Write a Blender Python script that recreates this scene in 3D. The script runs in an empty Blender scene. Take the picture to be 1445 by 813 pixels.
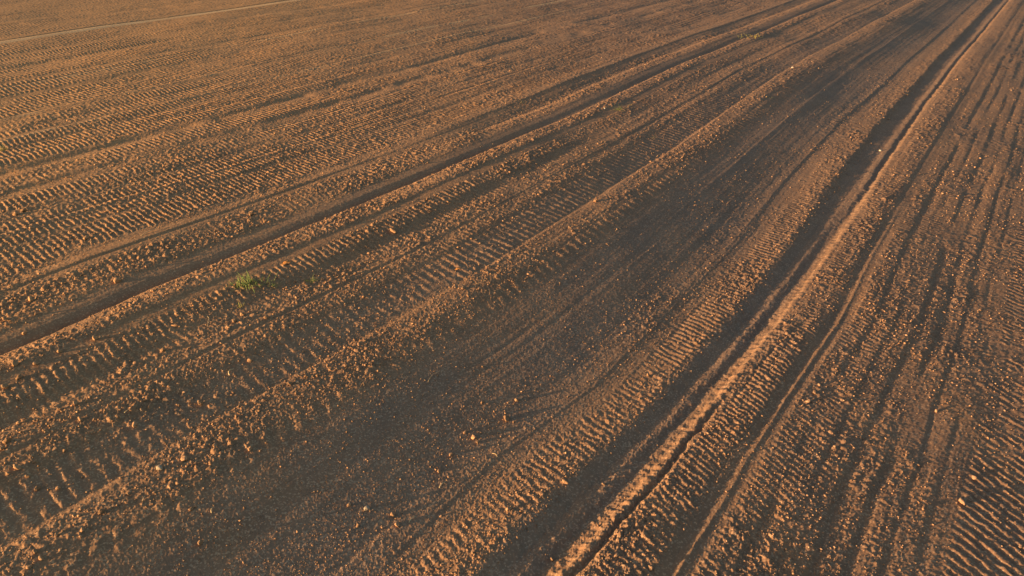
import bpy, math
import numpy as np
from mathutils import Vector

# ------------------------------------------------------------------ camera, world, sun
S = 1.35                      # metres per survey unit
H = 4.5                       # camera height in survey units
PITCH = math.atan(566.5 / 1031.0)
FPX = 1031.0                  # focal length in pixels of the 1445 px wide photograph
scene = bpy.context.scene
COL = scene.collection
cam_d = bpy.data.cameras.new('camera')
cam = bpy.data.objects.new('camera', cam_d)
COL.objects.link(cam)
cam_d.sensor_width = 36.0
cam_d.lens = 36.0 * FPX / 1445.0
cam_d.clip_start = 0.1
cam_d.clip_end = 12000
cam.location = (0, 0, H * S)
cam.rotation_euler = (math.pi / 2 - PITCH, 0, 0)
scene.camera = cam

SUN_EL, SUN_AZ = 4.6, -112.0
world = bpy.data.worlds.new('World')
scene.world = world
world.use_nodes = True
wn = world.node_tree.nodes
sky = wn.new('ShaderNodeTexSky')
sky.sky_type = 'NISHITA'
sky.sun_disc = False
sky.sun_elevation = math.radians(SUN_EL)
sky.sun_rotation = math.radians(SUN_AZ % 360)
sky.air_density = 1.0
sky.dust_density = 1.6
sky.ozone_density = 1.3
world.node_tree.links.new(sky.outputs[0], wn['Background'].inputs[0])
wn['Background'].inputs[1].default_value = 0.103
sl = bpy.data.lights.new('sun', 'SUN')
sl.energy = 5.0
sl.angle = math.radians(0.6)
sl.color = (1.0, 0.62, 0.30)
sun = bpy.data.objects.new('sun', sl)
COL.objects.link(sun)
e, a = math.radians(SUN_EL), math.radians(SUN_AZ)
sun.rotation_euler = Vector((math.sin(a) * math.cos(e), math.cos(a) * math.cos(e), math.sin(e))).to_track_quat('Z', 'Y').to_euler()
vs = scene.view_settings
vs.view_transform = 'Standard'
vs.look = 'None'
vs.exposure = 1.68
vs.gamma = 1.0

# ------------------------------------------------------------------ ground relief
AZ = math.radians(35.3)       # direction of travel of the machines
DX, DY = math.sin(AZ), math.cos(AZ)

def hsh(ix, iy, seed):
    h = (ix.astype(np.int64) * 374761393 + iy.astype(np.int64) * 668265263 + seed * 1442695041) & 0xFFFFFFFF
    h = ((h ^ (h >> 13)) * 1274126177) & 0xFFFFFFFF
    h = ((h ^ (h >> 16)) * 2246822519) & 0xFFFFFFFF
    return ((h ^ (h >> 15)) & 0xFFFFFF) / float(0xFFFFFF)

def vnoise(x, y, seed):
    ix, iy = np.floor(x), np.floor(y)
    fx, fy = x - ix, y - iy
    fx = fx * fx * fx * (fx * (fx * 6 - 15) + 10)
    fy = fy * fy * fy * (fy * (fy * 6 - 15) + 10)
    a_, b_ = hsh(ix, iy, seed), hsh(ix + 1, iy, seed)
    c_, d_ = hsh(ix, iy + 1, seed), hsh(ix + 1, iy + 1, seed)
    return (a_ + (b_ - a_) * fx + (c_ - a_) * fy + (a_ - b_ - c_ + d_) * fx * fy) * 2 - 1

def fbm(x, y, seed, octs=3):
    r, amp, tot = 0, 1.0, 0
    for k in range(octs):
        r = r + amp * vnoise(x * 2 ** k + 17.3 * k, y * 2 ** k - 9.1 * k, seed + k)
        tot += amp
        amp *= 0.5
    return r / tot

def domes(x, y, cell, seed, dens=0.75):
    """rounded lumps: one lump of random size in most cells"""
    X, Y = x / cell, y / cell
    ix, iy = np.floor(X), np.floor(Y)
    out = np.zeros_like(X)
    for dx in (-1, 0, 1):
        for dy in (-1, 0, 1):
            jx, jy = ix + dx, iy + dy
            px = jx + 0.1 + 0.8 * hsh(jx, jy, seed)
            py = jy + 0.1 + 0.8 * hsh(jx, jy, seed + 1)
            q = hsh(jx, jy, seed + 2)
            R = 0.22 + 0.5 * q ** 1.6
            th = 6.28 * hsh(jx, jy, seed + 3)
            on = hsh(jx, jy, seed + 4) < dens
            ct, st = np.cos(th), np.sin(th)
            ex, ey = X - px, Y - py
            d2 = (ex * ct + ey * st) ** 2 + 1.7 * (-ex * st + ey * ct) ** 2
            out = np.maximum(out, np.where(on, np.sqrt(np.maximum(R * R - d2, 0)) * 1.0, 0))
    return out * cell

def sm(x, a_, b_):
    t = np.clip((x - a_) / (b_ - a_), 0, 1)
    return t * t * (3 - 2 * t)

def band(s, a_, b_, soft=0.05):
    return sm(s, a_ - soft, a_ + soft) * (1 - sm(s, b_ - soft, b_ + soft))

# lateral drift of the passes along the field: canonical position, (distance knots), (lateral offset there)
ANCH = [
    (-120.0, [0, 1], [-120, -120]),
    (-28.1, [10, 14.3, 18.6, 23.4, 60], [-27.95, -28.3, -28.13, -28.05, -28.05]),
    (-8.5, [2, 4, 5, 7, 11, 13, 15, 18, 21, 26, 37], [-8.5, -8.55, -8.5, -8.43, -8.35, -8.37, -8.38, -8.49, -8.63, -8.46, -8.4]),
    (-5.55, [1, 3, 4.5, 7, 13.6, 22, 39], [-5.62, -5.6, -5.5, -5.35, -5.5, -5.85, -5.52]),
    (-2.95, [2.6, 4, 5.5, 9.7, 13, 17, 40], [-3.01, -3.05, -2.85, -2.89, -3.1, -3.2, -3.2]),
    (-1.80, [3, 4.2, 6.3, 7.6, 12, 15.8, 20, 26, 42], [-1.95, -1.88, -1.78, -1.745, -1.78, -1.87, -1.98, -2.03, -1.99]),
    (-1.15, [3, 5, 7, 8.5, 10.4, 13.3, 30], [-1.17, -1.17, -1.15, -1.12, -1.19, -1.24, -1.35]),
    (6.0, [0, 1], [6, 6]),
    (60.0, [0, 1], [60, 60]),
]

def canon(x, y):
    u = x * DY - y * DX
    v = x * DX + y * DY
    s = np.full_like(u, -120.0)
    prev = None
    for c, kv, ku in ANCH:
        U = np.interp(v, kv, ku)
        if prev is not None:
            t = (u - prev[1]) / (U - prev[1])
            m = (t >= 0) & (t <= 1)
            s = np.where(m, prev[0] + t * (c - prev[0]), s)
        prev = (c, U)
    s = np.where(u > 60, u, np.where(u < -120, u, s))
    s = s + 0.012 * vnoise(v * .7, s * 0.4, 5) + 0.005 * vnoise(v * 4.0, s * 1.5, 6)
    return s, v

NEAR = [(-12, 0), (-10.45, .0), (-10.15, .004), (-9.94, .03), (-9.90, .028), (-9.865, .008), (-9.75, .018), (-9.3, .035), (-9.0, .04), (-8.93, .035), (-8.72, .005),
        (-8.61, -.045), (-8.54, -.125), (-8.51, -.13), (-8.45, -.01), (-8.36, .022), (-8.1, .082), (-7.95, .08), (-7.88, .066), (-7.72, .058), (-7.66, .054),
        (-7.4, .048), (-7.25, .01), (-7.1, -.0), (-6.9, .015), (-6.72, .03), (-6.65, .036), (-6.62, .02), (-6.60, .02), (-6.56, .03), (-6.3, .035), (-6.2, .015), (-5.95, -.01),
        (-5.6, -.038), (-5.55, -.04), (-5.49, -.02), (-5.38, -.01), (-5.15, .008), (-4.98, .004), (-4.8, -.022), (-4.5, -.07), (-4.1, -.135), (-3.6, -.205), (-3.3, -.24), (-3.1, -.255),
        (-2.98, -.262), (-2.95, -.254), (-2.92, -.264), (-2.75, -.25), (-2.5, -.205), (-2.32, -.165), (-2.25, -.165), (-2.17, -.205), (-2.105, -.233), (-2.085, -.233), (-2.04, -.218), (-1.99, -.208), (-1.945, -.218),
        (-1.91, -.24), (-1.88, -.24), (-1.83, -.225), (-1.775, -.204), (-1.735, -.155), (-1.705, -.138), (-1.66, -.132), (-1.62, -.126), (-1.58, -.122), (-1.4, -.112), (-1.32, -.12), (-1.25, -.13), (-1.205, -.146),
        (-1.18, -.142), (-1.145, -.124), (-1.115, -.138), (-1.07, -.136), (-1.02, -.128), (-.9, -.13), (.5, -.13), (1.6, -.13), (3, -.12), (60, -.12)]
FAR = [(-12, 0), (-10.6, 0), (-10.3, .03), (-10.05, .05), (-9.98, .02), (-9.6, -.05), (-9.45, -.055), (-9.25, .02), (-8.95, .04), (-8.72, .0), (-8.58, -.05), (-8.52, -.07), (-8.49, -.07),
       (-8.43, .0), (-8.36, .03), (-8.1, .045), (-7.95, .03), (-7.7, .01), (-7.3, .0), (-6.9, .0), (-6.72, .018), (-6.65, .024), (-6.62, .006), (-6.59, .008), (-6.4, .02), (-6.2, .0), (-5.6, -.055),
       (-5.56, -.055), (-5.51, -.03), (-5.3, .0), (-5.1, .012), (-4.95, .005), (-4.8, -.025), (-4.4, -.09), (-4.15, -.125), (-4.1, -.127), (-4.0, -.148), (-3.6, -.205), (-3.2, -.25), (-3.02, -.26),
       (-2.98, -.262), (-2.95, -.270), (-2.91, -.266), (-2.6, -.215), (-2.42, -.175), (-2.35, -.165), (-2.25, -.215), (-2.15, -.225), (-2.0, -.228), (-1.93, -.205), (-1.89, -.195), (-1.85, -.225), (-1.82, -.225),
       (-1.76, -.165), (-1.6, -.125), (-1.4, -.108), (-1.25, -.112), (-1.19, -.13), (-1.15, -.122), (-1.05, -.13), (0, -.12), (2, -.12), (60, -.12)]
FALL = [(-90, -2.4), (-45, -1.45), (-28, -.8), (-11.5, -.12), (-9, -.02), (-8, .02), (-5.3, .01), (-4.9, 0), (-4.1, -.082), (-3.3, -.158), (-2.9, -.168), (-2.3, -.142), (-1, -.085), (.5, -.115), (4, -.20), (60, -.3)]
FALL_X = np.linspace(-95, 65, 3200)
FALL_Z = np.interp(FALL_X, [c[0] for c in FALL], [c[1] for c in FALL])
FALL_Z = np.convolve(np.pad(FALL_Z, 6, 'edge'), np.ones(13) / 13, 'valid')
MACRO = [(-60, 0), (-5, 0), (-4.1, -.13), (-3, -.26), (-2.3, -.18), (-1, -.13), (60, -.12)]
ROUGH = [(-60, .5), (-28.5, .4), (-28.3, .1), (-27.9, .1), (-27.8, .4), (-22, .45), (-18, .55), (-14.9, .65), (-14.7, .5), (-14.5, .65), (-10.5, .65), (-10.25, .65), (-10.1, .5), (-9.93, .4), (-9.75, .4), (-9.65, 1), (-9.05, 1), (-8.93, .45), (-8.85, .1), (-8.5, .08),
         (-8.44, .6), (-8.36, 1.1), (-7.98, 1.1), (-7.9, .12), (-7.74, .12), (-7.66, .8), (-7.3, .8), (-7.2, .5), (-6.7, .8), (-6.62, .3), (-6.52, .8), (-6.25, .75), (-6.1, .45), (-5.6, .38),
         (-5.54, .55), (-5.46, .75), (-5.05, .8), (-4.85, .45), (-4.7, .28), (-4.0, .2), (-3.5, .3), (-3.2, .4), (-2.8, .4), (-2.6, .6), (-2.4, .9), (-2.28, .8), (-2.22, .36), (-1.8, .34),
         (-1.72, .5), (-1.62, .7), (-1.3, .7), (-1.24, .2), (-1.1, .22), (-1.0, .6), (0, .55), (3, .5), (60, .6)]
# lug prints: from, to, depth, spacing, tilt from the crosswise line (deg), phase
LUGS = [(-90, -29, 0.0156, 0.1176, -8, 0),
        (-27.8, -25.9, 0.0172, 0.1176, -8, 0.2),
        (-25.7, -24.0, 0.0187, 0.1092, -14, 0.5),
        (-23.8, -22.4, 0.0172, 0.1092, -8, 0.1),
        (-22.1, -20.6, 0.0172, 0.1176, -12, 0.7),
        (-20.3, -18.6, 0.0172, 0.1092, -6, 0.3),
        (-18.2, -17.0, 0.0156, 0.1092, -12, 0.4),
        (-16.8, -15.0, 0.0156, 0.1008, -8, 0.9),
        (-14.4, -13.7, 0.0172, 0.1008, -8, 0.1),
        (-13.2, -12.3, 0.0187, 0.0966, -10, 0.55),
        (-12.2, -11.2, 0.0187, 0.0924, -8, 0.25),
        (-11.1, -10.3, 0.0172, 0.0924, -8, 0.8),
        (-9.65, -9.1, 0.0085, 0.1012, -10, 0.3),
        (-8.3, -8.0, 0.0068, 0.1012, -10, 0.1),
        (-7.68, -7.3, 0.0161, 0.0966, -12, 0.4),
        (-7.3, -6.95, 0.0085, 0.0966, -6, 0.1),
        (-6.45, -6.25, 0.0085, 0.1012, -8, 0.3),
        (-6.2, -5.6, 0.0145, 0.138, -9, 0.0),
        (-4.98, -4.72, 0.011, 0.18, -25, 0.3),
        (-2.7, -2.28, 0.01, 0.082, -16, 0.2),
        (-1.6, -1.28, 0.012, 0.075, -24, 0.3),
        (-1.04, -0.5, 0.0075, 0.08, -26, 0.6),
        (0.45, 1.6, 0.017, 0.1, -29, 0.2),
        (1.8, 4.2, 0.022, 0.11, -14, 0.7),
        (4.5, 60, 0.02, 0.12, -14, 0.1)]
# dark shallow dips of the roller passes: centre, half width, drop, patchiness
DIPS = [(-31.5, .5, .05, .6), (-26.0, .45, .05, .6), (-24.0, .4, .05, .6), (-22.25, .35, .055, .5), (-20.4, .35, .045, .7), (-18.85, .25, .04, .7), (-17.4, .33, .055, .6), (-16.1, .25, .035, .8), (-14.65, .30, .085, .25),
        (-13.5, .28, .07, .5), (-12.3, .2, .035, .8), (-11.15, .2, .035, .7), (-10.2, .12, .0, .5), (-7.15, .16, .02, .6),
        (-.80, .07, .024, .15), (-.58, .055, .018, .3), (-.34, .065, .025, .2), (-.12, .06, .024, .2), (.10, .05, .020, .3), (.3, .05, .014, .5), (2.8, .2, .03, .6), (5.2, .3, .04, .6)]
RIBS = [(-28.1, .24, .05), (-24.6, .10, .03), (-21.45, .12, .035), (-18.5, .10, .03), (-16.75, .08, .02), (-15.3, .08, .02), (-12.9, .07, .02), (-11.65, .07, .02), (-7.45, .03, .0), (-4.10, .03, .003)]

def table(cp, s):
    return np.interp(s, [c[0] for c in cp], [c[1] for c in cp])

def rough_at(s, v):
    return .88 * table(ROUGH, s) * np.clip(1.0 + 0.45 * vnoise(v * .7, s * 1.6, 41) + 0.3 * vnoise(v * 2.3, s * 4, 42), .3, 1.7)

def height(x, y, fine=True):
    """ground height in survey units at survey position x, y"""
    s0, v = canon(x, y)
    k = H / (H - np.interp(s0, FALL_X, FALL_Z))
    s, v = canon(x * k, y * k)
    far = sm(v, 9.0, 14.0)
    crumble = 0.012 * fbm(x * 7, y * 7, 61, 3)
    near_rut = np.exp(-((s + 1.95) / .35) ** 2)
    sc = s + crumble * (0.6 + table(ROUGH, s) + 1.4 * near_rut) + near_rut * .016 * fbm(x * 16, y * 16, 63, 2)
    h = table(NEAR, sc) * (1 - far) + table(FAR, sc) * far
    h = np.interp(s0, FALL_X, FALL_Z) + (h - table(MACRO, sc)) * (.62 + .2 * vnoise(v * .8, s * .7, 44) * (1 - far) + .10 * near_rut)
    # long fine streaks drawn out along the direction of travel
    h += .0022 * vnoise(s * 8, v * .2, 45) + .0016 * vnoise(s * 19, v * .4, 46) + .0010 * vnoise(s * 47, v * .8, 47)
    # small drop beside the near rut ridge
    h -= 0.034 * np.exp(-((sc + 1.668) / .026) ** 2) * (1 - sm(v, 5.2, 6.4)) * 1.0
    h -= 0.012 * np.exp(-((sc + 1.58) / .02) ** 2) * band(v, 6.0, 7.5, .4)
    for c, w, d, p in DIPS:
        p = p * .7
        if d == 0:
            continue
        t = (s + (.03 if c < -1 else .018) * vnoise(v * .5, c * 3.1 + 0 * v, 70) - c) / w
        shape = np.where(t < 0, sm(t, -1, 0), np.exp(-np.maximum(t, 0) / 1.6) * (1 - sm(t, 3, 5)))
        m = sm(vnoise(v * .45 + c, c * 7.7 + s * .5, 71) * .9 + vnoise(v * 1.9, c * 5 + s * 1.5, 72) * .6, -1.0 + p * .75, p * .9 + .05)
        h -= (.42 if c < -1 else .6) * d * shape * m
    for c, w, d in RIBS:
        t = (s + 0.04 * vnoise(v * .6, c * 2.3 + 0 * v, 74) - c) / w
        h += d * np.where(t < 0, sm(t, -1.6, 0) - .5 * band(t, -2.3, -1.5, .2), np.exp(-np.maximum(t, 0) / (8 if c < -28 else 3))) * (1.0 if c < -28 else sm(vnoise(v * .4, c * 3.3 + 0 * v, 75), -.7, .1))
    # broad undulation
    h += 0.03 * vnoise(x * .3, y * .3, 81) + 0.012 * vnoise(s * 1.3, v * .3, 82) + .006 * vnoise(s * 3.2, v * .8, 84) * (table(ROUGH, s) > .5)
    rg = rough_at(s, v)
    # tyre and roller lugs
    jit = 0.025 * vnoise(v * 2.5, s * 3, 91)
    jit = jit + .030 * vnoise(v * 13, s * 13, 194) + .016 * vnoise(v * 30, s * 26, 195)
    brk = .45 * vnoise(v * 6, s * 8, 96) + .6 * vnoise(v * 14, s * 15, 196)
    for a_, b_, d, per, tilt, ph in LUGS:
        m = band(s, a_, b_, .05)
        if not m.any():
            continue
        w = (v - s * math.tan(math.radians(tilt)) + .5 * jit) / per + ph
        if b_ - a_ > .8:      # wide zones are many prints side by side
            k = np.floor((s - a_) / .62)
            w = w + hsh(k, k * 0 + 3, 93) + .22 * np.where(hsh(k, k * 0 + 5, 94) > .5, 1, -1) * ((s - a_) / .62 - k - .5)
            e = (s - a_) / .62 - k
            m = m * sm(e, 0, .12) * (1 - sm(e, .88, 1))
        f = w - np.floor(w)
        wave = sm(f, 0, .2) * (1 - sm(f, .42, .8))
        pm = np.clip(.72 + .6 * vnoise(v * .7, s * 1.3, 95) + brk, 0, 1.25)
        h += (wave - .4) * d * m * pm * (1.0 if b_ < -10 else .72)
    # lug cuts along the lit wall of the twin rut
    f = (v / .115 + .5 * vnoise(v * 2, s * 0, 97) + 3 * jit) % 1.0
    h += .016 * band(s, -1.84, -1.68, .03) * (sm(f, 0, .5) - f) * np.clip(.6 + brk, 0, 1.4)
    if fine:
        wx, wy = x + .01 * vnoise(x * 25, y * 25, 98), y + .01 * vnoise(x * 25, y * 25, 99)
        c1 = domes(wx, wy, .068, 101, .35) * .6
        c2 = domes(wx, wy, .036, 111, .65) * .7
        c3 = domes(wx, wy, .021, 121, .8) * .75
        patch = np.clip(.75 + .8 * vnoise(x * 2.2, y * 2.2, 131), .1, 1.5)
        cl = np.maximum(c1 * patch * (rg > .45), c2 * np.clip(patch + .15, 0, 1.3))
        h += cl * np.clip(rg - .12, 0, 1.2) + c3 * np.clip(rg * .9, .08, 1.0)
        h += (.006 * fbm(x * 14, y * 14, 141, 3) + .0035 * fbm(x * 60, y * 60, 151, 2)) * np.clip(rg, .22, 1.1)
        h += .0016 * vnoise(x * 110, y * 110, 161)
    return h

def sunlit_lines(x, y):
    """masks: thin machine-pressed lines painted pale as if sunlit, and the wheel-packed lanes"""
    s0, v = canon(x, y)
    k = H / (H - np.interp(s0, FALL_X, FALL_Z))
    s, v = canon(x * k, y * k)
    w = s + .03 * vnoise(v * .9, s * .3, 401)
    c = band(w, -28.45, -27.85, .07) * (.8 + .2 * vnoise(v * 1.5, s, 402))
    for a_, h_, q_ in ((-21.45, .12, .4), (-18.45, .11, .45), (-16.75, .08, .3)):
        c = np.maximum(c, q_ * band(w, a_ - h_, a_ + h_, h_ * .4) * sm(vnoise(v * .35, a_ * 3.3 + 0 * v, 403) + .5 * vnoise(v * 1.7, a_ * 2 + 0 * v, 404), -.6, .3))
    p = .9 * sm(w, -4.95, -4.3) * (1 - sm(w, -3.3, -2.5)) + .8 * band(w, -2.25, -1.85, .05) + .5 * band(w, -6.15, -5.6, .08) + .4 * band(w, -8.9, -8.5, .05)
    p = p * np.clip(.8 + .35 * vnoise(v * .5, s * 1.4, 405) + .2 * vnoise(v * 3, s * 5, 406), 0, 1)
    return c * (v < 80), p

def make_mesh(name, verts, faces_flat, loop_tot, mats, parent=None, smooth=False, loc=None):
    me = bpy.data.meshes.new(name)
    n = len(verts)
    me.vertices.add(n)
    me.vertices.foreach_set('co', np.asarray(verts, np.float32).ravel())
    me.loops.add(len(faces_flat))
    me.loops.foreach_set('vertex_index', np.asarray(faces_flat, np.int32))
    st = np.concatenate([[0], np.cumsum(loop_tot)[:-1]]).astype(np.int32)
    me.polygons.add(len(loop_tot))
    me.polygons.foreach_set('loop_start', st)
    me.update(calc_edges=True)
    if smooth:
        me.polygons.foreach_set('use_smooth', np.ones(len(loop_tot), bool))
    me.materials.append(mats)
    ob = bpy.data.objects.new(name, me)
    COL.objects.link(ob)
    if parent:
        ob.parent = parent
    return ob

# ------------------------------------------------------------------ materials
def soil_material(name, dark, mid, pale, scale=1.0, bump=.4, rnd=False):
    m = bpy.data.materials.new(name)
    m.use_nodes = True
    nt = m.node_tree
    nd, lk = nt.nodes, nt.links
    bs = nd['Principled BSDF']
    bs.inputs['Roughness'].default_value = .95
    bs.inputs['Specular IOR Level'].default_value = .15
    tc = nd.new('ShaderNodeTexCoord')
    geo = nd.new('ShaderNodeNewGeometry')
    n1 = nd.new('ShaderNodeTexNoise')
    n1.inputs['Scale'].default_value = 1.3 * scale
    n1.inputs['Detail'].default_value = 6
    n1.inputs['Roughness'].default_value = .6
    n2 = nd.new('ShaderNodeTexNoise')
    n2.inputs['Scale'].default_value = 28 * scale
    n2.inputs['Detail'].default_value = 5
    n2.inputs['Roughness'].default_value = .7
    n3 = nd.new('ShaderNodeTexVoronoi')
    n3.inputs['Scale'].default_value = 55 * scale
    src = geo.outputs['Position']
    for n in (n1, n2, n3):
        lk.new(src, n.inputs['Vector'])
    r1 = nd.new('ShaderNodeValToRGB')
    r1.color_ramp.elements[0].position = .32
    r1.color_ramp.elements[0].color = (*dark, 1)
    r1.color_ramp.elements[1].position = .68
    r1.color_ramp.elements[1].color = (*mid, 1)
    mx0 = nd.new('ShaderNodeMath')
    mx0.operation = 'MULTIPLY_ADD'
    mx0.inputs[1].default_value = .55
    lk.new(n1.outputs['Fac'], mx0.inputs[0])
    sc2 = nd.new('ShaderNodeMath')
    sc2.operation = 'MULTIPLY'
    sc2.inputs[1].default_value = .45
    lk.new(n2.outputs['Fac'], sc2.inputs[0])
    lk.new(sc2.outputs[0], mx0.inputs[2])
    lk.new(mx0.outputs[0], r1.inputs['Fac'])
    # single crumbs of paler, drier soil
    mp = nd.new('ShaderNodeMapRange')
    mp.inputs['From Min'].default_value = .72
    mp.inputs['From Max'].default_value = .98
    sep = nd.new('ShaderNodeSeparateColor')
    lk.new(n3.outputs['Color'], sep.inputs[0])
    lk.new(sep.outputs[0], mp.inputs['Value'])
    mix = nd.new('ShaderNodeMix')
    mix.data_type = 'RGBA'
    lk.new(mp.outputs[0], mix.inputs['Factor'])
    lk.new(r1.outputs[0], mix.inputs['A'])
    mix.inputs['B'].default_value = (*pale, 1)
    out = mix.outputs['Result']
    if rnd:
        hs = nd.new('ShaderNodeHueSaturation')
        mr = nd.new('ShaderNodeMapRange')
        mr.inputs['To Min'].default_value = .75
        mr.inputs['To Max'].default_value = 1.3
        if rnd == 'island':
            lk.new(geo.outputs['Random Per Island'], mr.inputs['Value'])
        else:
            oi = nd.new('ShaderNodeObjectInfo')
            lk.new(oi.outputs['Random'], mr.inputs['Value'])
        lk.new(mr.outputs[0], hs.inputs['Value'])
        lk.new(out, hs.inputs['Color'])
        out = hs.outputs[0]
    rot = nd.new('ShaderNodeMapping')
    rot.inputs['Rotation'].default_value = (0, 0, math.radians(35.3))
    rot.inputs['Scale'].default_value = (1.6, .12, 1)
    lk.new(src, rot.inputs['Vector'])
    n5 = nd.new('ShaderNodeTexNoise')
    n5.inputs['Scale'].default_value = 1.0
    n5.inputs['Detail'].default_value = 7
    n5.inputs['Roughness'].default_value = .62
    lk.new(rot.outputs[0], n5.inputs['Vector'])
    r5 = nd.new('ShaderNodeValToRGB')
    r5.color_ramp.elements[0].position = .34
    r5.color_ramp.elements[0].color = (.86, .90, .97, 1)
    r5.color_ramp.elements[1].position = .62
    r5.color_ramp.elements[1].color = (1.0, 1.0, 1.0, 1)
    e5 = r5.color_ramp.elements.new(.78)
    e5.color = (1.12, 1.08, 1.0, 1)
    lk.new(n5.outputs['Fac'], r5.inputs['Fac'])
    mu = nd.new('ShaderNodeMix')
    mu.data_type = 'RGBA'
    mu.blend_type = 'MULTIPLY'
    mu.inputs['Factor'].default_value = 1
    lk.new(out, mu.inputs['A'])
    lk.new(r5.outputs[0], mu.inputs['B'])
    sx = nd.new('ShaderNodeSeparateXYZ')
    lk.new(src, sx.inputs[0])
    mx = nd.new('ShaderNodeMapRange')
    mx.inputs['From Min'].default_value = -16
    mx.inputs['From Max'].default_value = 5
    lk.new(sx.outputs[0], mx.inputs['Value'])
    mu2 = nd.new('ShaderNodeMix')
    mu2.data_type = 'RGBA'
    mu2.inputs['A'].default_value = (1.48, 1.24, .80, 1)  # yellower, drier soil to the left, with extra sun brightness painted in
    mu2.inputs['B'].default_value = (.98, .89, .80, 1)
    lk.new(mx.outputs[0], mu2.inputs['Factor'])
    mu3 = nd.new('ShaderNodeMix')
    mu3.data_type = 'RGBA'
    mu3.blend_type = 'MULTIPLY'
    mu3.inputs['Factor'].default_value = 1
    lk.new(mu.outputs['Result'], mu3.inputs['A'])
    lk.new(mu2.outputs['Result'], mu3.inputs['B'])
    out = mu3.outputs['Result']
    if not rnd:
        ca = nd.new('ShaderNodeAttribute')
        ca.attribute_name = 'sunlit_lines'
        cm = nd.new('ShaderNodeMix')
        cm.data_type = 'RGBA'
        cm.inputs['B'].default_value = (.50, .345, .185, 1)  # low sun on the pressed lines, painted as paler soil
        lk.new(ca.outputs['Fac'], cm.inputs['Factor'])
        ca2 = nd.new('ShaderNodeAttribute')
        ca2.attribute_name = 'packed'
        cm2 = nd.new('ShaderNodeMix')
        cm2.data_type = 'RGBA'
        gr = nd.new('ShaderNodeHueSaturation')      # wheel-packed soil: greyer, drier
        gr.inputs['Saturation'].default_value = .86
        gr.inputs['Value'].default_value = .94
        lk.new(out, gr.inputs['Color'])
        lk.new(ca2.outputs['Fac'], cm2.inputs['Factor'])
        lk.new(out, cm2.inputs['A'])
        lk.new(gr.outputs[0], cm2.inputs['B'])
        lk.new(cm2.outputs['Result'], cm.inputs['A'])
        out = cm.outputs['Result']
    lk.new(out, bs.inputs['Base Color'])
    n4 = nd.new('ShaderNodeTexNoise')
    n4.inputs['Scale'].default_value = 170
    n4.inputs['Detail'].default_value = 3
    lk.new(src, n4.inputs['Vector'])
    bp = nd.new('ShaderNodeBump')
    bp.inputs['Strength'].default_value = bump
    bp.inputs['Distance'].default_value = .004
    lk.new(n4.outputs['Fac'], bp.inputs['Height'])
    lk.new(bp.outputs[0], bs.inputs['Normal'])
    return m

def plain_material(name, c1, c2, scale, rough=.8):
    m = bpy.data.materials.new(name)
    m.use_nodes = True
    nt = m.node_tree
    nd, lk = nt.nodes, nt.links
    bs = nd['Principled BSDF']
    bs.inputs['Roughness'].default_value = rough
    bs.inputs['Specular IOR Level'].default_value = .25
    g = nd.new('ShaderNodeNewGeometry')
    n = nd.new('ShaderNodeTexNoise')
    n.inputs['Scale'].default_value = scale
    lk.new(g.outputs['Position'], n.inputs['Vector'])
    r = nd.new('ShaderNodeValToRGB')
    r.color_ramp.elements[0].position = .38
    r.color_ramp.elements[1].position = .62
    r.color_ramp.elements[0].color = (*c1, 1)
    r.color_ramp.elements[1].color = (*c2, 1)
    lk.new(n.outputs['Fac'], r.inputs['Fac'])
    lk.new(r.outputs[0], bs.inputs['Base Color'])
    return m

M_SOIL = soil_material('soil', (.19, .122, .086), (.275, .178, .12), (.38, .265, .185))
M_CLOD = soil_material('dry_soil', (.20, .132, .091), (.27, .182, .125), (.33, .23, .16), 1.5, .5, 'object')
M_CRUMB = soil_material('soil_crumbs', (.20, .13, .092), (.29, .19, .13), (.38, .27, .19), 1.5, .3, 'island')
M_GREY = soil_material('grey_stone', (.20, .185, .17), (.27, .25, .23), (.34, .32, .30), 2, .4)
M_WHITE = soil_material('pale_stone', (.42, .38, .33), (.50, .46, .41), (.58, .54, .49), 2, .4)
M_GRASS = plain_material('grass_blade', (.09, .145, .04), (.19, .24, .075), 30)
M_YELLOW = plain_material('yellowing_leaf', (.22, .22, .06), (.34, .30, .09), 30)
M_STRAW = plain_material('straw', (.38, .29, .16), (.55, .43, .26), 40)
M_LEAF = plain_material('dry_leaf', (.42, .17, .05), (.55, .27, .08), 40)

# ------------------------------------------------------------------ the ground, one sheet to the horizon
def axis_theta():
    core = np.linspace(-50, 50, 1600)
    st = .08
    l, r, side = [], [], 50.0
    while side < 176:
        side += st
        st = min(st * 1.06, 4)
        r.append(side)
    r = [t for t in r if t < 178]
    l = [-t for t in r][::-1]
    return np.radians(np.array(l + list(core) + r))

def axis_r():
    a_ = np.geomspace(.05, 2.2, 60)[:-1]
    b_ = np.exp(np.linspace(math.log(2.2), math.log(66), 1560))
    c_ = np.geomspace(66, 5000, 90)[1:]
    return np.concatenate([a_, b_, c_])

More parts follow.
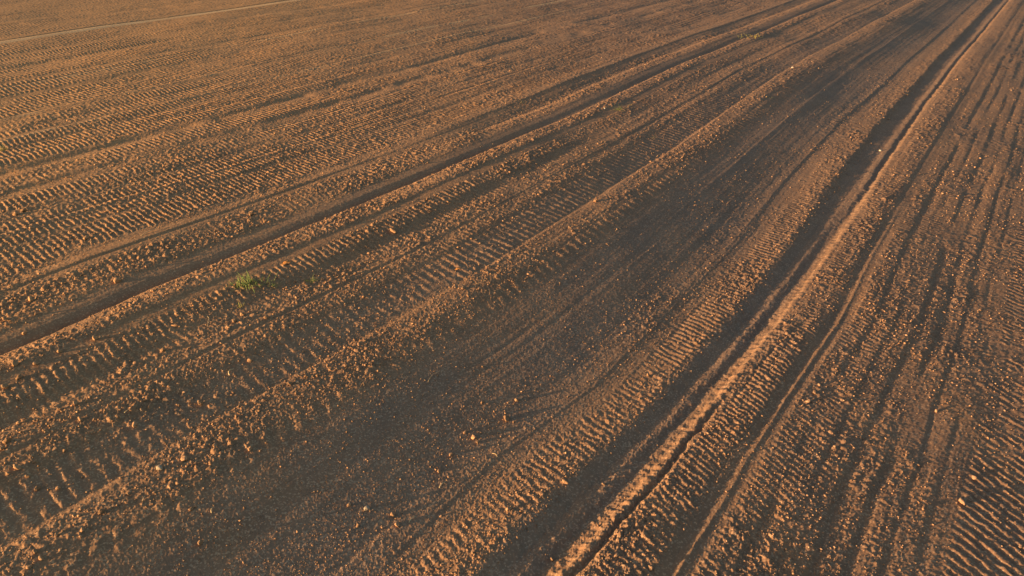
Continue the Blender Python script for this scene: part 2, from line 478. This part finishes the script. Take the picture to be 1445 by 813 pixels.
def build_ground():
    th, rr = axis_theta(), axis_r()
    nt_, nr = len(th), len(rr)
    T, R = np.meshgrid(th, rr)
    x, y = (R * np.sin(T)).ravel(), (R * np.cos(T)).ravel()
    z = np.empty_like(x)
    fade = 1 - sm(R.ravel(), 90, 400)
    n = len(x)
    for i in range(0, n, 400000):
        k = slice(i, i + 400000)
        z[k] = height(x[k], y[k]) * fade[k] + 0 * x[k]
    V = np.stack([x, y, z], 1)
    c0 = np.array([[0, 0, float(height(np.array([0.]), np.array([0.]))[0])]])
    V = np.concatenate([V, c0]) * S
    i = np.arange(nr - 1)[:, None] * nt_ + np.arange(nt_)[None]
    jn = (np.arange(nt_) + 1) % nt_
    i2 = np.arange(nr - 1)[:, None] * nt_ + jn[None]
    F = np.stack([i, i + nt_, i2 + nt_, i2], -1).reshape(-1, 4)
    fan = np.stack([np.full(nt_, nt_ * nr), np.arange(nt_), jn], 1)
    flat = np.concatenate([F.ravel(), fan.ravel()])
    tot = np.concatenate([np.full(len(F), 4), np.full(nt_, 3)])
    ob = make_mesh('ground', V, flat, tot, M_SOIL)
    at_ = ob.data.attributes.new('sunlit_lines', 'FLOAT', 'POINT')
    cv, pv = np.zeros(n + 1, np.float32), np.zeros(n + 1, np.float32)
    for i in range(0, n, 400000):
        cv[i:min(n, i + 400000)], pv[i:min(n, i + 400000)] = sunlit_lines(x[i:i + 400000], y[i:i + 400000])
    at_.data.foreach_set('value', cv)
    at2 = ob.data.attributes.new('packed', 'FLOAT', 'POINT')
    at2.data.foreach_set('value', pv)
    ob['kind'] = 'structure'
    ob['label'] = 'rolled brown farm soil with furrows, wheel ruts and tread prints'
    return ob

build_ground()

# ------------------------------------------------------------------ clods
def icosphere(sub):
    import bmesh
    bm = bmesh.new()
    bmesh.ops.create_icosphere(bm, subdivisions=sub, radius=1)
    bm.verts.index_update()
    V = np.array([v.co[:] for v in bm.verts])
    F = np.array([[v.index for v in f.verts] for f in bm.faces])
    bm.free()
    return V, F

rng = np.random.default_rng(7)
ICO1, ICO2, ICO3 = icosphere(1), icosphere(2), icosphere(3)

def lump(base, seed, flat=.75, rugged=.22):
    V, F = base
    q = np.random.default_rng(seed)
    W = V.copy()
    d = np.ones(len(V))
    for k in range(7):
        n = q.normal(size=3)
        n /= np.linalg.norm(n)
        lim = q.uniform(.45, .85)
        pr = (V @ n)
        d = np.minimum(d, np.where(pr > lim, lim / np.maximum(pr, 1e-3), 1))   # broken facets
    for k in range(5):
        w = q.normal(size=3) * (1.5 + k)
        d = d + rugged / (1.6 + k) * np.sin(V @ w + q.uniform(0, 6.28))
    W = V * d[:, None]
    W[:, 2] *= flat
    return W, F

def crumbs():
    """the uncounted small crumbs and clods lying loose on the soil, one mesh"""
    n = 230000
    r = 3.0 * np.exp(rng.uniform(0, math.log(24 / 3.0), n))
    t = np.radians(rng.uniform(-58, 58, n))
    x, y = r * np.sin(t), r * np.cos(t)
    s, v = canon(x, y)
    rg = rough_at(s, v)
    dens = np.clip(rg * .75 + .12, .0, 1) * np.clip(.65 + .6 * vnoise(x * 1.3, y * 1.3, 201), .1, 1.3)
    dens *= np.where((s > -2.24) & (s < -1.72), .12, 1)
    dens *= np.where((s > -8.9) & (s < -8.5), .10, 1)
    # stones raked to the middle of the dark lane
    dens += .35 * np.exp(-((s + 3.45) / .22) ** 2) * (v < 9)
    keep = rng.uniform(0, 1, n) < dens * .7
    x, y, r = x[keep], y[keep], r[keep]
    n = len(x)
    size = .0042 + .0065 * rng.uniform(0, 1, n) ** 2.2 + .012 * (rng.uniform(0, 1, n) < .06) * rng.uniform(.3, 1, n)
    size *= np.clip(r / 6.5, .9, 2.0) ** .6
    size *= np.where(rough_at(*canon(x, y)) < .35, .72, 1.0)
    z = height(x, y)
    verts, faces, off = [], [], 0
    protoA = [lump(ICO1, 300 + i) for i in range(12)]
    octa_v = np.array([[1, 0, 0], [-1, 0, 0], [0, 1, 0], [0, -1, 0], [0, 0, 1], [0, 0, -1], [.6, .6, .5], [-.6, .6, .5], [-.6, -.6, .5], [.6, -.6, .5]], float)
    octa_f = np.array([[0, 6, 9], [4, 9, 6], [2, 7, 6], [4, 6, 7], [1, 8, 7], [4, 7, 8], [3, 9, 8], [4, 8, 9], [0, 2, 6], [2, 1, 7], [1, 3, 8], [3, 0, 9], [0, 5, 2], [2, 5, 1], [1, 5, 3], [3, 5, 0]])
    protoB = []
    for i in range(12):
        q = np.random.default_rng(600 + i)
        protoB.append((octa_v * q.uniform(.7, 1.25, octa_v.shape), octa_f))
    big = (size > .0125) | (r < 5)
    big &= size > .008
    for grp, protos in ((big, protoA), (~big, protoB)):
        idx = np.nonzero(grp)[0]
        pick = rng.integers(0, len(protos), len(idx))
        for p, (PV, PF) in enumerate(protos):
            k = idx[pick == p]
            if not len(k):
                continue
            a_ = rng.uniform(0, 6.283, len(k))
            sx = size[k] * rng.uniform(.75, 1.35, len(k))
            sy = size[k] * rng.uniform(.65, 1.1, len(k))
            sz = size[k] * rng.uniform(.7, 1.1, len(k))
            P = PV[None] * np.stack([sx, sy, sz], 1)[:, None]
            X = P[..., 0] * np.cos(a_)[:, None] - P[..., 1] * np.sin(a_)[:, None] + x[k][:, None]
            Y = P[..., 0] * np.sin(a_)[:, None] + P[..., 1] * np.cos(a_)[:, None] + y[k][:, None]
            Z = P[..., 2] + (z[k] + size[k] * .35)[:, None]
            verts.append(np.stack([X, Y, Z], -1).reshape(-1, 3))
            faces.append((PF[None] + (np.arange(len(k)) * len(PV))[:, None, None]).reshape(-1, 3) + off)
            off += len(k) * len(PV)
    V, F = np.concatenate(verts) * S, np.concatenate(faces)
    ob = make_mesh('soil_crumbs', V, F.ravel(), np.full(len(F), 3), M_CRUMB)
    ob['kind'] = 'stuff'
    ob['label'] = 'small loose crumbs of dry brown soil strewn over the field'
    ob['category'] = 'soil crumbs'
    print('crumbs', n, len(F))

crumbs()

def at(px, py):
    """survey position of a point seen in the photograph, on the ground"""
    h = 0.0
    for _ in range(14):
        x, y, depth = at_level(px, py, h)
        h = .5 * h + .5 * hz(x, y)
    return x, y, depth

def at_level(px, py, h):
    X, Y = (px - 722.5) / FPX, -(py - 406.5) / FPX
    dy = math.cos(PITCH) + Y * math.sin(PITCH)
    dz = -math.sin(PITCH) + Y * math.cos(PITCH)
    t = (H - h) / -dz
    x, y = X * t, dy * t
    depth = t
    return x, y, depth

def hz(x, y):
    return float(height(np.array([float(x)]), np.array([float(y)]))[0])

CLOD_MESH = []
for i in range(9):
    V_, F_ = lump(ICO3, 40 + i, .8, .16)
    qn = np.random.default_rng(i)
    W_ = V_ + .035 * np.sin(V_ * 9 + qn.uniform(0, 6, 3)) + .02 * np.sin(V_[:, [1, 2, 0]] * 17 + 2)
    me_ob = make_mesh('soil_clod', W_, F_.ravel(), np.full(len(F_), 3), M_CLOD, smooth=False)
    CLOD_MESH.append(me_ob.data)
    bpy.data.objects.remove(me_ob)
GREY_MESH = CLOD_MESH[1].copy(); GREY_MESH.materials.clear(); GREY_MESH.materials.append(M_GREY)
WHITE_MESH = CLOD_MESH[4].copy(); WHITE_MESH.materials.clear(); WHITE_MESH.materials.append(M_WHITE)

clod_count = 0
def clod(x, y, w, h_, label, group='loose clods lying on the field', mesh=None, cat='soil clod', name='soil_clod', i=0):
    """w, h_: long and short size in survey units"""
    global clod_count
    me = mesh or CLOD_MESH[i % len(CLOD_MESH)]
    o = bpy.data.objects.new(name, me)
    COL.objects.link(o)
    hw, hh = w / 2, h_ / 2
    o.location = (x * S, y * S, (hz(x, y) + hh * .45) * S)
    o.scale = (hw * S, hh * 1.05 * S, hh * S)
    o.rotation_euler = (.2 * math.sin(i * 3.1), .2 * math.cos(i * 1.7), -.35 + .5 * math.sin(i * 2.3))
    o['label'] = label
    o['category'] = cat
    o['group'] = group
    clod_count += 1
    return o

# pixel position, width and height in the photograph, what it is
NAMED = [
    (715, 593, 11, 10, 'round tan clod alone on the dark smooth lane, largest clod there'),
    (725, 596, 5, 4, 'tiny clod just right of the round tan clod on the dark lane'),
    (668, 618, 10, 8, 'oval tan clod in the middle of the pebble cluster on the dark lane'),
    (674, 625, 6, 6, 'small clod touching the lower side of the oval tan clod'),
    (656, 611, 6, 6, 'dull clod at upper left of the oval tan clod in the pebble cluster'),
    (637, 643, 6, 9, 'tall narrow clod at the lower left of the pebble cluster'),
    (729, 566, 6, 7, 'upright pale clod above the round tan clod on the dark lane'),
    (681, 569, 5, 6, 'small pale clod at the top end of the pebble cluster'),
    (554, 728, 8, 9, 'upper of two round orange clods side by side near the bottom edge'),
    (561, 742, 8, 8, 'lower of two round orange clods side by side near the bottom edge'),
    (493, 714, 5, 7, 'narrow tan clod on the dark lane left of the grey stone'),
    (505, 743, 5, 8, 'thin tilted orange clod below the grey stone on the dark lane'),
    (619, 666, 6, 6, 'small orange clod left of the thin soil rib, beside a straw piece'),
    (10, 624, 11, 10, 'big round clod at the left edge above a smaller one'),
    (3, 634, 9, 8, 'clod cut by the left edge, just under the big round clod'),
    (24, 661, 13, 9, 'big elongated orange clod with a small one at its lower left'),
    (12, 669, 8, 5, 'flat clod at the lower left tip of the elongated orange clod'),
    (39, 673, 8, 6, 'reddish clod right of the elongated orange clod near the left edge'),
    (53, 691, 8, 8, 'left of two bright clods on the bank above the tread-marked lane'),
    (83, 690, 8, 7, 'right of two bright clods on the bank above the tread-marked lane'),
    (91, 637, 6, 6, 'small bright clod on a tread print in the lower left field'),
    (260, 648, 13, 8, 'long bright orange clod on the sharp edge of the tread-marked lane'),
    (270, 719, 7, 7, 'single pale clod on the dark smooth lane below the bright bank'),
    (353, 635, 7, 9, 'tall clod at the border of the bright bank and the dark lane'),
    (49, 779, 11, 6, 'flat bright clod at the end of the sharp soil edge, bottom left corner'),
    (42, 801, 11, 7, 'lowest clod in the bottom left corner'),
    (58, 789, 9, 8, 'angular clod just above the lowest one in the bottom left corner'),
    (143, 724, 8, 9, 'upright bright clod beside the sharp edge, left part of the bank'),
    (283, 767, 9, 8, 'jagged clod on dark soil near the bottom, below the pale single clod'),
    (116, 749, 8, 7, 'reddish clod on the bright bank near the bottom left'),
    (7, 546, 12, 8, 'flattened bright clod at the left edge below the bright furrow bank'),
    (27, 534, 10, 9, 'angular bright clod just right of the flattened one at the left edge'),
    (51, 515, 10, 8, 'domed clod in shade, right of the bright furrow bank at left'),
    (21, 516, 8, 10, 'tall clod on the bright furrow bank near the left edge'),
    (85, 497, 9, 7, 'pale clod near the top of the bright furrow bank, left part'),
    (113, 592, 10, 7, 'bright oval clod in the lower left field below the tread prints'),
    (107, 571, 7, 8, 'brown clod directly above the bright oval clod in the lower left field'),
    (27, 598, 8, 6, 'bright flat clod near the left edge between two shaded strips'),
    (230, 495, 8, 8, 'round bright clod at the right end of the row of tread prints'),
    (190, 601, 7, 9, 'upright clod on the shaded strip above the tread-marked lane'),
    (204, 566, 6, 5, 'small slanting clod between shaded strips, left of centre'),
    (331, 454, 8, 8, 'bright round clod below the big green grass tuft'),
    (342, 445, 7, 7, 'orange clod between the grass tuft and the bright round clod'),
    (376, 449, 7, 7, 'clod with a shaded left side, right of the bright round clod'),
    (322, 462, 7, 5, 'flat clod at lower left of the bright round clod by the grass'),
    (283, 570, 10, 8, 'large smooth oval clod at the foot of the soil band left of centre'),
    (353, 510, 8, 7, 'dull orange clod on the edge of a shaded strip left of centre'),
    (247, 461, 11, 6, 'long clod on the shaded groove beside the bright furrow bank'),
    (409, 542, 9, 6, 'pale slab-shaped clod lying left of a grey one on the shaded lane'),
    (431, 531, 5, 4, 'left of two small bright clods on the shaded lane edge'),
    (448, 531, 5, 6, 'right of two small bright clods on the shaded lane edge'),
    (554, 327, 14, 7, 'wide flat slab of soil, largest clod right of the bright furrow bank'),
    (841, 285, 7, 6, 'bright clod on the upper rim of the lit soil strip at the centre'),
    (804, 322, 5, 5, 'small clod on the lit soil strip at the centre, below the rim'),
    (653, 408, 6, 6, 'bright clod on the shaded lane at the picture centre'),
    (166, 398, 12, 10, 'large irregular clod on the rough strip above the deep furrow'),
    (22, 303, 8, 7, 'left of a pair of bright clods on the ribbed field at left'),
    (34, 298, 8, 7, 'right of a pair of bright clods on the ribbed field at left'),
    (122, 337, 9, 8, 'bright clod alone among the ribbed prints at left'),
    (355, 304, 9, 9, 'orange clod standing out on the rough strip above the furrow'),
    (134, 479, 7, 9, 'bright upright clod on the far-left part of the furrow bank'),
    (35, 471, 8, 6, 'single bright clod on the brown furrow slope at left'),
    (43, 423, 9, 8, 'bright rounded clod on the rough strip, near the left edge'),
    (8, 452, 12, 6, 'pale flat clod at the left edge on the rough strip'),
    (1321, 581, 6, 6, 'bright round clod alone at the right, beside the curved tread prints'),
    (1374, 675, 7, 7, 'bright clod on the inner border of the tread prints at right'),
    (1356, 710, 7, 11, 'tall narrow clod on the border of the tread prints at right'),
    (1439, 772, 7, 7, 'orange clod near the bottom right corner'),
    (1178, 631, 5, 6, 'small bright clod right of the thin straight rib'),
    (779, 791, 5, 8, 'small dark-sided clod in the shaded rut near the bottom edge'),
    (718, 720, 8, 9, 'round brown clod left of the deep twin rut near the bottom'),
    (797, 681, 11, 8, 'flat bright clod on the left rim of the twin rut'),
    (852, 684, 6, 5, 'lone clod on the hump inside the shaded twin rut'),
    (870, 786, 6, 9, 'upright clod right of the ridge near the bottom edge'),
    (918, 803, 7, 9, 'bright clod at the bottom edge right of the twin rut'),
    (1149, 555, 7, 7, 'upper clod of a pair beside the thin straight rib'),
    (1140, 567, 8, 7, 'lower clod of a pair beside the thin straight rib'),
    (982, 485, 7, 6, 'ring-like clod perched on the left rim of the twin rut'),
    (914, 530, 4, 6, 'small oval clod among the prints left of the twin rut'),
    (1060, 552, 5, 5, 'small bright clod among the prints right of the twin rut'),
]
for i, (px, py, w, h_, lab) in enumerate(NAMED):
    x, y, dp = at(px, py)
    clod(x, y, w * .98 * dp / FPX, h_ * 1.02 * dp / FPX, lab, i=i)
for px, py, w, h_, lab, me, nm in [
    (518, 719, 9, 8, 'grey stone on the dark smooth lane near the bottom edge', GREY_MESH, 'stone'),
    (226, 662, 12, 8, 'grey stone beside the sharp edge, left of the long orange clod', GREY_MESH, 'stone'),
    (420, 540, 8, 4, 'flat grey stone right of the pale slab on the shaded lane', GREY_MESH, 'stone'),
    (1242, 213, 4, 3, 'tiny white stone in the shaded wheel rut at upper right', WHITE_MESH, 'stone'),
    (1118, 96, 4, 3, 'tiny white stone on the shaded lane at upper right', WHITE_MESH, 'stone')]:
    x, y, dp = at(px, py)
    clod(x, y, w * 1.05 * dp / FPX, h_ * 1.15 * dp / FPX, lab, 'stones on the field', me, 'stone', nm, i=int(px))

# the remaining larger clods, lane by lane
ZONES = [
    ('clods on the rough strip above the deep furrow', 'medium brown clod on the rough strip along the far side of the deep furrow', -9.65, -9.0, 2.5, 9, 34),
    ('clods on the bright furrow bank', 'medium brown clod on the bright bank along the near side of the deep furrow', -8.4, -8.0, 2.2, 10, 34),
    ('clods between the furrow bank and the tread-marked lane', 'medium brown clod on the banded soil between the furrow bank and the tread-marked lane', -7.6, -6.25, 1.2, 7, 44),
    ('clods on the lit strip beside the tread-marked lane', 'medium brown clod on the lit strip beside the tread-marked lane', -5.45, -4.95, 1.2, 8, 32),
    ('clods on the broad dark lane', 'small brown clod on the broad dark smooth lane', -4.4, -2.5, 1.8, 7, 36),
    ('clods on the ribbed field at left', 'brown clod on the ribbed field beyond the deep furrow', -14.2, -10.4, 4.2, 9, 30),
]
q = np.random.default_rng(21)
taken = [at(n[0], n[1])[:2] for n in NAMED]
for grp, lab, s0, s1, v0, v1, cnt in ZONES:
    k = 0
    while k < cnt and clod_count < 298:
        u, v = q.uniform(s0, s1), v0 * (v1 / v0) ** q.uniform(0, 1)
        x, y = u * DY + v * DX, -u * DX + v * DY
        if not (-.74 < x / max(1.0, y + .9) < .78) or min((x - a_) ** 2 + (y - b_) ** 2 for a_, b_ in taken) < .008:
            continue
        taken.append((x, y))
        w = q.uniform(.02, .034) * (.8 if 'dark' in grp else 1) * (1 + .02 * y)
        clod(x, y, w, w * q.uniform(.65, .95), lab, grp, i=100 + clod_count)
        k += 1

# ------------------------------------------------------------------ plants, straw
def blade_geom(V, F, p0, az, length, width, lean, curl):
    n = 6
    b0 = len(V)
    ca, sa = math.cos(az), math.sin(az)
    x, y, z = p0
    el = math.radians(lean)
    for k in range(n + 1):
        t = k / n
        w = width * (1 - t ** 1.8) * .5 + 1e-4
        V.append((x - sa * w, y + ca * w, z))
        V.append((x + sa * w, y - ca * w, z))
        V.append((x, y, z - w * .45))
        st = length / n
        x += math.cos(el) * ca * st
        y += math.cos(el) * sa * st
        z += math.sin(el) * st
        el -= curl / n
    for k in range(n):
        a_, b_ = b0 + 3 * k, b0 + 3 * k + 3
        F += [(a_, a_ + 1, b_ + 1, b_), (a_ + 1, a_ + 2, b_ + 2, b_ + 1), (a_ + 2, a_, b_, b_ + 2)]

def flat_mesh(name, V, F, mat):
    fl = [i for f in F for i in f]
    return make_mesh(name, np.array(V), fl, np.array([len(f) for f in F]), mat)

def tuft(px, py, wpx, n, label, cat='grass', mat=M_GRASS, name='grass_tuft', stretch=1.0, seed=0, lean=(12, 65), group='green weeds on the field'):
    q = np.random.default_rng(1000 + seed)
    x, y, dp = at(px, py)
    R = wpx * dp / FPX * S * .5
    V, F = [], []
    for k in range(n):
        az = q.uniform(0, 6.283)
        bx, by = q.normal(0, R * .28 * stretch), q.normal(0, R * .28)
        blade_geom(V, F, (bx, by, 0), az, R * q.uniform(.5, 1.15), R * q.uniform(.022, .05), q.uniform(*lean), q.uniform(.4, 1.5))
    o = flat_mesh(name, V, F, mat)
    o.location = (x * S, y * S, (hz(x, y) - .004) * S)
    o['label'], o['category'], o['group'] = label, cat, group
    return o

tuft(352, 401, 52, 75, 'largest green grass tuft, spread wide beside the bright furrow bank', stretch=1.7, seed=1)
tuft(386, 404, 22, 26, 'thin green sprig at the right side of the largest grass tuft', seed=2)
tuft(442, 397, 24, 30, 'small green tuft standing apart, right of the largest grass tuft', seed=3, lean=(30, 70))
tuft(340, 432, 20, 28, 'small yellow-green tuft just below the largest grass tuft', mat=M_YELLOW, seed=4)
tuft(874, 155, 22, 40, 'bright green tuft in the upper middle, right of the deep furrow', stretch=1.3, seed=5)
tuft(890, 149, 10, 10, 'tiny pale sprig touching the right end of the upper middle tuft', mat=M_YELLOW, seed=6)
tuft(2, 212, 22, 45, 'yellow-green weed cut by the left picture edge', mat=M_YELLOW, seed=7, cat='weed', name='weed')
tuft(736, 146, 9, 20, 'tiny yellowish weed beside the narrow track, upper middle', mat=M_YELLOW, seed=8, cat='weed', name='weed')
tuft(922, 195, 9, 14, 'tiny green weed on the shaded soil below the upper middle tuft', seed=9, cat='weed', name='weed')
tuft(1060, 53, 26, 26, 'sparse green weeds along the furrow bank near the top edge', stretch=2.4, mat=M_YELLOW, seed=10, cat='weed', name='weed')
tuft(1086, 138, 12, 12, 'faint green weed on the dark lane at upper right', seed=11, cat='weed', name='weed')

def straw(px, py, px2, py2, label, wid=.007, mat=M_STRAW, name='straw_stalk', cat='straw', bend=.05, seed=0):
    x, y, dp = at(px, py)
    x2, y2, dp = at(px2, py2)
    q = np.random.default_rng(seed)
    L_ = math.hypot(x2 - x, y2 - y)
    nx, ny = -(y2 - y) / L_, (x2 - x) / L_
    V, F, n = [], [], 7
    cxm, cym = (x + x2) / 2, (y + y2) / 2
    base = max(hz(x, y), hz(x2, y2), hz(cxm, cym)) + wid * .4
    for k in range(n + 1):
        t = k / n
        o = bend * L_ * math.sin(t * math.pi) + .015 * L_ * q.normal()
        cx_, cy_ = x + (x2 - x) * t + nx * o, y + (y2 - y) * t + ny * o
        cz = base + .012 * math.sin(t * 2.6)
        w = wid * .5 * (1 - .5 * t)
        for j in range(5):
            an = j * 6.283 / 5
            V.append(((cx_ - cxm + nx * w * math.cos(an)) * S, (cy_ - cym + ny * w * math.cos(an)) * S, (cz - base + w * math.sin(an)) * S))
    for k in range(n):
        for j in range(5):
            a_, b_ = k * 5 + j, k * 5 + (j + 1) % 5
            F.append((a_, b_, b_ + 5, a_ + 5))
    F.append(tuple(range(4, -1, -1)))
    F.append(tuple(n * 5 + j for j in range(5)))
    o = flat_mesh(name, V, F, mat)
    o.location = (cxm * S, cym * S, base * S)
    o['label'], o['category'], o['group'] = label, cat, 'bits of straw on the soil'

STR = [
    (199, 333, 226, 323, 'longest straw stalk, on the smooth ridge above the rough strip', .010, .06),
    (256, 330, 270, 325, 'short straw stalk on the narrow shaded track at left', .009, .1),
    (95, 309, 106, 304, 'bent straw stalk on the ribbed field at left', .009, .3),
    (176, 584, 184, 579, 'small white straw piece on the shaded strip, lower left', .008, .0),
    (293, 446, 293, 463, 'thin upright straw below the furrow bank, left of the grass', .006, .05),
    (324, 531, 330, 522, 'bent orange husk on the shaded strip left of centre', .016, .25),
    (773, 238, 787, 231, 'curled straw on the soil right of the deep furrow, upper centre', .010, .25),
    (620, 689, 630, 681, 'forked straw piece beside the thin rib near the bottom', .010, .1),
    (577, 738, 587, 730, 'straw piece left of the thin rib, close to the bottom edge', .009, .1),
    (695, 640, 702, 647, 'short straw on the dark lane left of the thin rib', .006, .1),
    (201, 707, 206, 702, 'tiny pale straw on the bright bank, lower left', .007, .0),
    (299, 725, 301, 717, 'upright straw flake on the dark lane, lower left', .012, .1),
    (604, 540, 622, 524, 'faint straw on the shaded lane below the centre', .005, .1),
    (683, 395, 672, 401, 'curled root fibre at the edge of the centre lane', .006, .3),
]
for i, (a_, b_, c_, d_, lab, w, bd) in enumerate(STR):
    straw(a_, b_, c_, d_, lab, w, bend=bd, seed=i)

def leaf(px, py, wpx, label, rot, mat=M_LEAF):
    x, y, dp = at(px, py)
    L_ = wpx * dp / FPX * S
    V, F, n = [], [], 8
    for k in range(n + 1):
        t = k / n
        w = .28 * L_ * math.sin(math.pi * min(1, t * .96 + .02)) ** .8 * (1 - .3 * t)
        z = .10 * L_ * math.sin(t * 3.0)
        V += [((t - .5) * L_, -w, z + .09 * L_), ((t - .5) * L_, 0, z), ((t - .5) * L_, w, z + .07 * L_), ((t - .5) * L_, 0, z - .02 * L_)]
    for k in range(n):
        a_, b_ = 4 * k, 4 * k + 4
        F += [(a_, a_ + 1, b_ + 1, b_), (a_ + 1, a_ + 2, b_ + 2, b_ + 1), (a_ + 3, a_, b_, b_ + 3), (a_ + 2, a_ + 3, b_ + 3, b_ + 2)]
    o = flat_mesh('dry_leaf', V, F, mat)
    o.location = (x * S, y * S, (hz(x, y) + .012) * S)
    o.rotation_euler = (.35, -.1, rot)
    o['label'], o['category'] = label, 'leaf'

leaf(404, 373, 13, 'orange dry leaf lying above the green grass tufts', .5)
leaf(646, 381, 9, 'small curled orange leaf on the shaded lane near the centre', .3)
tuft(414, 369, 12, 7, 'few green blades at the stalk end of the orange dry leaf', seed=12, lean=(8, 25))
print('clods', clod_count)
